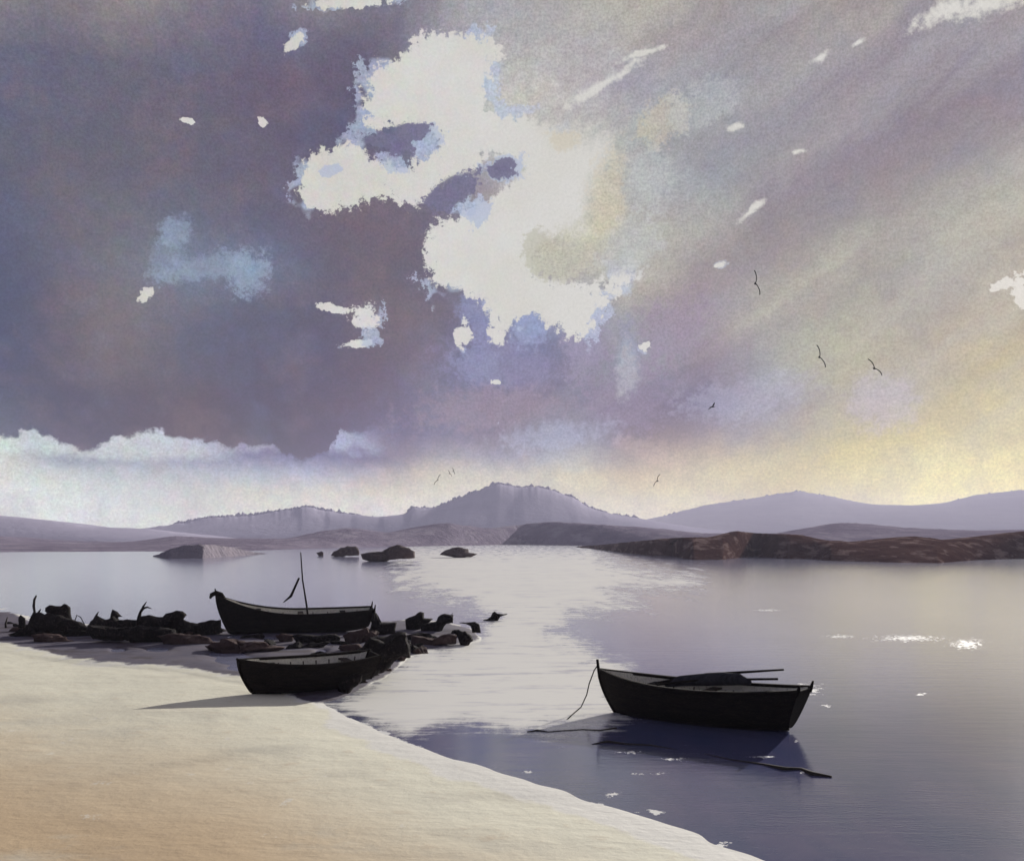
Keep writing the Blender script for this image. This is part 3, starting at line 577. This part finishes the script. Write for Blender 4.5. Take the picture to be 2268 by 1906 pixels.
# small stones scattered through the mud between the big rocks
rnd = random.Random(11); proto = []
for i in range(5):
    bm = bmesh.new(); bmesh.ops.create_icosphere(bm, subdivisions=3, radius=1)
    for q in bm.verts:
        n_ = noise.noise(q.co*1.3+Vector((i*7, 0, 0)))*.45+noise.noise(q.co*3.5+Vector((i*7, 3, 0)))*.22
        q.co = Vector((q.co.x*1.5, q.co.y, q.co.z*.62))*(1+n_)
    me = D.meshes.new('stone'); bm.to_mesh(me); bm.free(); me.materials.append(rockm if i % 3 else rockb); proto.append(me)
LINE = [(20, 1392), (150, 1398), (300, 1404), (430, 1412), (560, 1420), (700, 1430), (800, 1432), (860, 1440), (930, 1432), (1000, 1416), (1040, 1404)]
for i in range(64):
    u_ = rnd.random(); sx = 15+u_*1030; sy = interp(LINE, sx)+rnd.gauss(0, 9)
    if rnd.random() < .3: sx = rnd.uniform(770, 930); sy = interp([(770, 1500), (930, 1440)], sx)+rnd.gauss(0, 10)
    o = D.objects.new('stone', rnd.choice(proto)); col.objects.link(o); o.location = P(sx, sy, .03)
    k_ = rnd.uniform(.10, .30)*(1.6 if rnd.random() < .15 else 1); o.scale = (k_*rnd.uniform(.8, 1.5), k_, k_*rnd.uniform(.6, 1.3)); o.rotation_euler = (rnd.uniform(-.4, .4), rnd.uniform(-.4, .4), rnd.uniform(0, 6.3))
    tag(o, 'small dark stone lying in the mud among the bigger weedy rocks', 'stone', 'small stones among the rocks')
# driftwood
def stick(paths, label, m=wood, name='driftwood', cat='driftwood', group=None, Y=44):
    mb = MB(); out = []
    o0 = None
    for pts, rad in paths:
        q = [Vector(((x-CX)/F*Y, 0, CH-(y-HZ)/F*Y)) for x, y in pts]
        if o0 is None: o0 = Vector((q[0].x, Y, 0))
        q = [Vector((p.x-o0.x, i*.03, p.z)) for i, p in enumerate(q)]; mb.tube(q, rad)
    o = mb.build(name, m, None, True); o.location = o0; tag(o, label, cat, group); return o
stick([(z1([(242,640),(246,560),(255,520),(246,480),(248,430),(262,398)]), [.11, .10, .05, .055, .05, .03])], 'tall bent driftwood post standing on the broad rock mound')
stick([(z1([(1036,620),(1042,560),(1050,520),(1070,480),(1092,445)]), [.10, .08, .05, .04, .015]), (z1([(1052,525),(1072,495),(1100,485),(1132,497)]), [.05, .05, .035, .01])], 'forked driftwood branch leaning over the long finned slab')
stick([(z1([(560,590),(575,545),(600,560),(640,640)]), [.02, .02, .02, .02])], 'thin bent twig beside the humped boulder')

stick([(z2([(1128,500),(1132,470),(1140,440)]), [.05, .04, .02])], 'short black stake beside the horned rock')
stick([(z1([(45,640),(40,610),(52,560)]), [.05, .04, .02])], 'short stake at far left edge of the rocks')
stick([(z1([(700,590),(722,545),(735,520)]), [.05, .04, .015])], 'stub of driftwood on the left hump of the twin-humped rock')
stick([(z1([(250,600),(285,530),(300,500)]), [.06, .05, .02])], 'slanting stub of driftwood right of the bent post')
stick([(z2([(1640,500),(1628,475),(1640,455)]), [.03, .025, .01])], 'short twig on the hooked end of the arched boulder')
# ------------------------------------------------------------------ boats
def boat(name, loc, heading, L, B, Dp, sf, sa, tr=.6, rake=.5, draft=0, heel=0, pitch=0, hullm=tar, thw=3, srake=.12, post=.0, horn=.08):
    root = empty(name, loc, heading); root.rotation_mode = 'XYZ'; root.rotation_euler = (heel, pitch, heading)
    NS, NC = 36, 14
    def hb(t):
        a = 1-abs(1-t/.55)**2.3 if t < .55 else 1-(1-tr)*((t-.55)/.45)**2
        return max(B/2*a, .012)
    def zg(t): return Dp+sf*max(0, 1-t/.55)**2.2+sa*max(0, (t-.5)/.5)**2
    def zk(t): return .26*Dp*max(0, (t-.55)/.45)**2+.10*Dp*max(0, 1-t/.25)**2
    def pt(t, s, inset=0.0):
        b_ = max(hb(t)-inset, .004); a = s*math.pi/2
        k0 = zk(t)+inset; k1 = zg(t)
        yy = b_*math.sin(a)**.75; zz = k0+(k1-k0)*(1-math.cos(a))**(.85)
        zr = (zz-k0)/max(k1-k0, .01)
        xx = L/2-t*L-rake*(1-zr)**1.7*(1-t)**6-(srake*(zr-1)*-1)*(-1)*t**6*-1
        xx = L/2-t*L-rake*(1-zr)**1.7*max(0, 1-t)**6+srake*(1-zr)*t**6*2
        if inset: xx -= inset*1.2*(1-2*t)
        return xx, yy, zz
    def shell(inset, step):
        v = []; f = []
        for i in range(NS+1):
            t = i/NS
            for side in (-1, 1):
                pass
            row = []
            for j in range(-NC, NC+1):
                s = abs(j)/NC; x, y, z = pt(t, s, inset)
                if step: y += .016*(((abs(j)*.5) % 1.0))*(-1)*min(1, y*4)
                row.append((x, y*(1 if j >= 0 else -1), z))
            v += row
        m = 2*NC+1
        for i in range(NS):
            for j in range(m-1): f.append((i*m+j, i*m+j+1, (i+1)*m+j+1, (i+1)*m+j))
        return v, f, m
    vo, fo, m = shell(0, True)
    # transom closes the stern
    k0 = len(vo); last = [NS*m+j for j in range(m)]
    fo.append(tuple(last)); fo.append(tuple(range(m)))
    hull = meshobj('hull', vo, fo[:-2], hullm, root, False)
    vi, fi, _ = shell(.035, False); inner = meshobj('inner_planking', vi, fi, paleint, root, True)
    tv = [Vector(vo[i]) for i in last]; mb = MB(); kk = len(tv)
    mb.v = tv+[p+Vector((-.045, 0, 0)) for p in tv]; mb.f = [tuple(range(kk)), tuple(range(kk, 2*kk))]+[(i, i+1, kk+i+1, kk+i) for i in range(kk-1)]+[(kk-1, 0, kk, 2*kk-1)]
    mb.build('transom', hullm, root)
    for sd_ in (-1, 1):
        mb = MB(); q = [[], [], [], []]
        for i in range(NS+1):
            x, y, z = pt(i/NS, 1)
            for a, (dy, dz) in enumerate(((.03, -.035), (.03, .03), (-.05, .03), (-.05, -.035))): q[a].append((x, sd_*max(y+dy, .003), z+dz))
        mb.strip(*q); mb.build('gunwale', hullm, root)
    # stem post and keel
    pts = [pt(0, s/8) for s in range(9)]; pts = [Vector((p[0]+.03, 0, p[2])) for p in pts]
    mb = MB(); top = pts[-1]+Vector((.03, 0, horn+post))
    mb.tube([pts[0]-Vector((.2, 0, .02))]+pts+[top], [.035]*10+[.03], 6); mb.build('stem_post', hullm, root, True)
    mb = MB(); q = [Vector((pt(i/12, 0)[0], 0, pt(i/12, 0)[2]-.02)) for i in range(13)]; mb.tube(q, .035, 6); mb.build('keel', hullm, root, True)
    for i in range(thw):
        t = .26+.55*i/max(thw-1, 1); y = hb(t)-.04; x = L/2-t*L; z = zg(t)-.13
        MB().box((x, 0, z), (.22, 2*y, .035)).build('thwart', hullm if i % 2 == 0 else tarb, root)
    for i in range(9):
        t = .12+.8*i/8
        mb = MB(); mb.tube([(lambda p: (p[0], p[1], p[2]))(pt(t, s/8, .05)) for s in range(8)], .016, 5)
        mb.tube([(lambda p: (p[0], -p[1], p[2]))(pt(t, s/8, .05)) for s in range(8)], .016, 5); mb.build('rib', tarb, root)
    for sd_ in (-1, 1):      # transom horns
        x, y, z = pt(1, 1); MB().tube([(x, sd_*(y-.03), z-.1), (x-.03, sd_*(y-.02), z+.02), (x-.06, sd_*(y-.01), z+horn)], [.04, .04, .02], 6).build('stern_knee', hullm, root, True)
    root['_'] = 0; del root['_']
    return root, pt, zg, hb
# near boat, afloat
bA, sA = P(1352, 1575), P(1752, 1618)
dv = bA-sA; hA = math.atan2(dv.y, dv.x); LA = dv.length+.55
rA, ptA, zgA, hbA = boat('rowing_boat', ((bA+sA)/2)+Vector((0, 0, -.18)), hA, LA, 1.55, .95, .18, .12, tr=.5, rake=.5, hullm=tar, heel=R(-1), post=.10, horn=.13, srake=.16)
tag(rA, 'dark wooden rowing boat afloat at right, moored by its bow rope', 'boat')
MA = Matrix.Translation(rA.location) @ Matrix.Rotation(hA, 4, 'Z')
def onA(x, y, z): return MA @ Vector((x, y, z))
# spars and canvas bundle resting on the thwarts
fs = 1 if (MA.to_3x3() @ Vector((0, 1, 0))).y > 0 else -1
def resting(name, pts, rad, label, cat, m, group=None, n=8):
    q = [onA(*p) for p in pts]; o0 = q[0].copy(); mb = MB(); mb.tube([p-o0 for p in q], rad, n); o = mb.build(name, m, None, True); o.location = o0; tag(o, label, cat, group); return o
resting('sail_bundle', [(.95, fs*.40, .84), (.6, fs*.42, .96), (.1, fs*.46, 1.02), (-.4, fs*.46, 1.08), (-.8, fs*.42, 1.10), (-1.1, fs*.36, 1.06)], [.05, .12, .14, .15, .13, .05], 'dark rolled sail lying along the far side of the rowing boat', 'sail', clothm, n=10)
resting('spar', [(1.3, fs*.28, .84), (0, fs*.52, 1.14), (-1.75, fs*.60, 1.36)], [.035, .035, .02], 'upper thin spar jutting past the rolled sail in the rowing boat', 'spar', tar)
resting('oar', [(1.1, fs*.20, .86), (0, fs*.36, 1.04), (-1.7, fs*.40, 1.18)], [.025, .025, .025], 'lower thin oar jutting out beneath the spar in the rowing boat', 'oar', tar)
# mooring rope
bow = onA(LA/2+.04, 0, zgA(0)+.12)
rp = [bow, bow+Vector((-.10, 0, -.14)), bow+Vector((-.22, -.03, -.45))]
e1 = P(1310, 1565, .02); e2 = P(1252, 1594, .0)
rp += [Vector(((bow.x-.28), bow.y-.1, .38)), Vector((bow.x-.42, bow.y-.25, .12)), e2.lerp(Vector((bow.x-.5, bow.y-.3, 0)), .5)+Vector((0, 0, .03)), e2+Vector((0, 0, -.02))]
mb = MB(); mb.tube([p-bow for p in rp], .014, 6); o = mb.build('mooring_rope', ropem, None, True); o.location = bow; tag(o, 'thin rope slanting from the rowing boat bow into the water', 'rope')
def rope_or_ripple(pp, rad, label):
    q = [P(x, y, -.004) for x, y in pp]; o0 = q[0].copy(); mb = MB(); mb.tube([p-o0 for p in q], rad, 6); o = mb.build('rope_or_reflection', ropem, None, True); o.location = o0; tag(o, label, 'rope')
rope_or_ripple([(1168,1620),(1190,1617),(1215,1620),(1250,1617),(1290,1615),(1330,1617),(1365,1612)], [.02,.035,.02,.02,.025,.03,.03], 'dark rope floating on the water left of the rowing boat')
rope_or_ripple([(1312,1647),(1345,1643),(1390,1648),(1440,1650),(1500,1659)], [.015,.05,.035,.03,.01], 'short dark line shaped as hull reflection nearest the rowing boat bow')  # dark ripple of the hull reflection, added as a solid tube
rope_or_ripple([(1560,1668),(1620,1682),(1690,1692),(1740,1704),(1775,1703),(1800,1715),(1842,1720)], [.01,.02,.03,.06,.04,.065,.03], 'long dark line shaped as hull reflection beyond the rowing boat stern')  # lower edge of the boat's reflection, also added as a tube

# beached dinghy
bB, sB = P(552, 1536, .06), P(806, 1518, .06); dv = bB-sB; hB = math.atan2(dv.y, dv.x)
rB, *_ = boat('beached_dinghy', (bB+sB)/2+Vector((0, 0, -.02)), hB, dv.length+.55, 1.4, .78, .12, .10, tr=.62, rake=.35, hullm=tar, heel=R(-4), thw=2, horn=.04)
tag(rB, 'black dinghy drawn up on the pale sand, casting a shadow', 'boat')
# masted boat
bC, sC = P(500, 1402, .06), P(806, 1396, .06); dv = bC-sC; hC = math.atan2(dv.y, dv.x); LC = dv.length+.7
rC, ptC, zgC, hbC = boat('masted_boat', (bC+sC)/2+Vector((0, 0, -.05)), hC, LC, 1.9, .90, .72, .10, tr=.6, rake=.5, hullm=tar, heel=R(-4), thw=3, post=.05, horn=.22)
tag(rC, 'black open boat with a bare mast, aground among weedy rocks', 'boat')
# mast stands where it is seen, about the middle
mz = -.55
MB().tube([(mz, 0, .2), (mz+.12, 0, 1.2), (mz+.28, 0, 2.2), (mz+.36, 0, 3.35)], [.045, .04, .03, .022]).build('mast', tar, rC, True)
MB().tube([(mz+1.05, 0, 1.30), (mz+.75, 0, 1.55), (mz+.42, 0, 2.3)], [.02, .055, .04]).build('spar', tar, rC, True)
mb = MB(); hx = LC/2-.02; hz = zgC(0)
mb.tube([(hx-.35, 0, hz-.35), (hx-.12, 0, hz+.02), (hx+.05, 0, hz+.10), (hx+.22, 0, hz+.02), (hx+.28, 0, hz-.12)], [.12, .13, .10, .09, .04], 8); mb.build('bow_block', tar, rC, True)

# ------------------------------------------------------------------ gulls
def gull_mesh():
    v = []; f = []
    prof = [(-.24, .008, 0), (-.18, .03, 0), (-.08, .055, 0), (.03, .062, -.005), (.12, .05, 0), (.17, .034, .012), (.20, .038, .018), (.24, .028, .016), (.27, .010, .010), (.31, .004, .004)]
    n = 8
    for x, r, z in prof:
        for j in range(n): a = 2*math.pi*j/n; v.append((x, r*math.cos(a), z+r*math.sin(a)))
    for i in range(len(prof)-1):
        for j in range(n): f.append((i*n+j, i*n+(j+1) % n, (i+1)*n+(j+1) % n, (i+1)*n+j))
    f.append(tuple(range(n))); f.append(tuple((len(prof)-1)*n+j for j in range(n)))
    for s in (-1, 1):
        st = [(0, .10, -.08, .02), (.18, .13, -.06, .09), (.36, .10, -.08, .13), (.52, .03, -.10, .12), (.66, -.08, -.13, .08)]
        k = len(v)
        for y, xf, xb, z in st:
            v += [(xf, s*y, z), ((xf+xb)/2, s*y, z+.035), (xb, s*y, z), ((xf+xb)/2, s*y, z-.02)]
        for i in range(len(st)-1):
            for j in range(4): f.append((k+4*i+j, k+4*i+(j+1) % 4, k+4*i+4+(j+1) % 4, k+4*i+4+j))
        e = k+4*(len(st)-1); f.append((e, e+1, e+2, e+3))
    k = len(v)      # fan tail
    v += [(-.20, -.02, .004), (-.20, .02, .004), (-.33, .055, 0), (-.33, -.055, 0), (-.20, -.02, -.004), (-.20, .02, -.004), (-.33, .055, -.006), (-.33, -.055, -.006)]
    f += [(k, k+1, k+2, k+3), (k+4, k+5, k+6, k+7), (k+2, k+3, k+7, k+6), (k, k+3, k+7, k+4), (k+1, k+2, k+6, k+5)]
    return v, f
gv, gf = gull_mesh(); first = None
for i, (sx, sy, Y, yaw, roll, lab) in enumerate([
    (1673, 627, 58, 80, 78, 'highest gull, banking steeply against the grey cloud'),
    (1815, 790, 60, 75, 70, 'banking gull in the middle of the three at right'),
    (1936, 815, 66, 60, 52, 'rightmost gull, wings tilted over the yellow sky'),
    (1578, 900, 110, 20, -25, 'small far gull under the mauve cloud bank'),
    (1456, 1064, 105, 100, -62, 'tiny gull low over the saddle right of the peak'),
    (970, 1062, 120, 100, -58, 'tiny gull left of the central peak, leaning over'),
    (996, 1048, 190, 60, 55, 'lower speck of the gull pair above the hill left of the peak'),
    (1004, 1043, 190, 60, 65, 'upper speck of the gull pair above the hill left of the peak'),
    (1898, 883+200-90, 300, 40, 40, None)]):
    if lab is None: continue
    if first is None: o = meshobj('gull', gv, gf, birdm)
    else: o = first.copy(); col.objects.link(o)
    if first is None: first = o
    o.location = ((sx-CX)/F*Y, Y, CH+(HZ-sy)/F*Y)
    o.scale = (1.0,)*3; o.rotation_euler = (R(roll), 0, R(yaw)); tag(o, lab, 'gull', 'gulls in the sky')

# ------------------------------------------------------------------ sea air between the eye and the far hills
HZB = (-1750, -150, -3, 1750, 2950, HT)
mh = D.materials.new('sea_haze'); mh.use_nodes = True; k = N(mh.node_tree)
pvn = k.n.new('ShaderNodeVolumePrincipled'); pvn.inputs['Color'].default_value = (.76, .77, 1.0, 1); pvn.inputs['Density'].default_value = HD; pvn.inputs['Anisotropy'].default_value = .2
oo = k.n.new('ShaderNodeOutputMaterial'); k.l.new(pvn.outputs[0], oo.inputs['Volume'])
x0, y0, z0, x1, y1, zz1 = HZB
hz = meshobj('haze', [(x0,y0,z0),(x1,y0,z0),(x1,y1,z0),(x0,y1,z0),(x0,y0,zz1),(x1,y0,zz1),(x1,y1,zz1),(x0,y1,zz1)], [(0,1,2,3),(4,5,6,7),(0,1,5,4),(1,2,6,5),(2,3,7,6),(3,0,4,7)], mh, None, False)
tag(hz, kind='stuff')
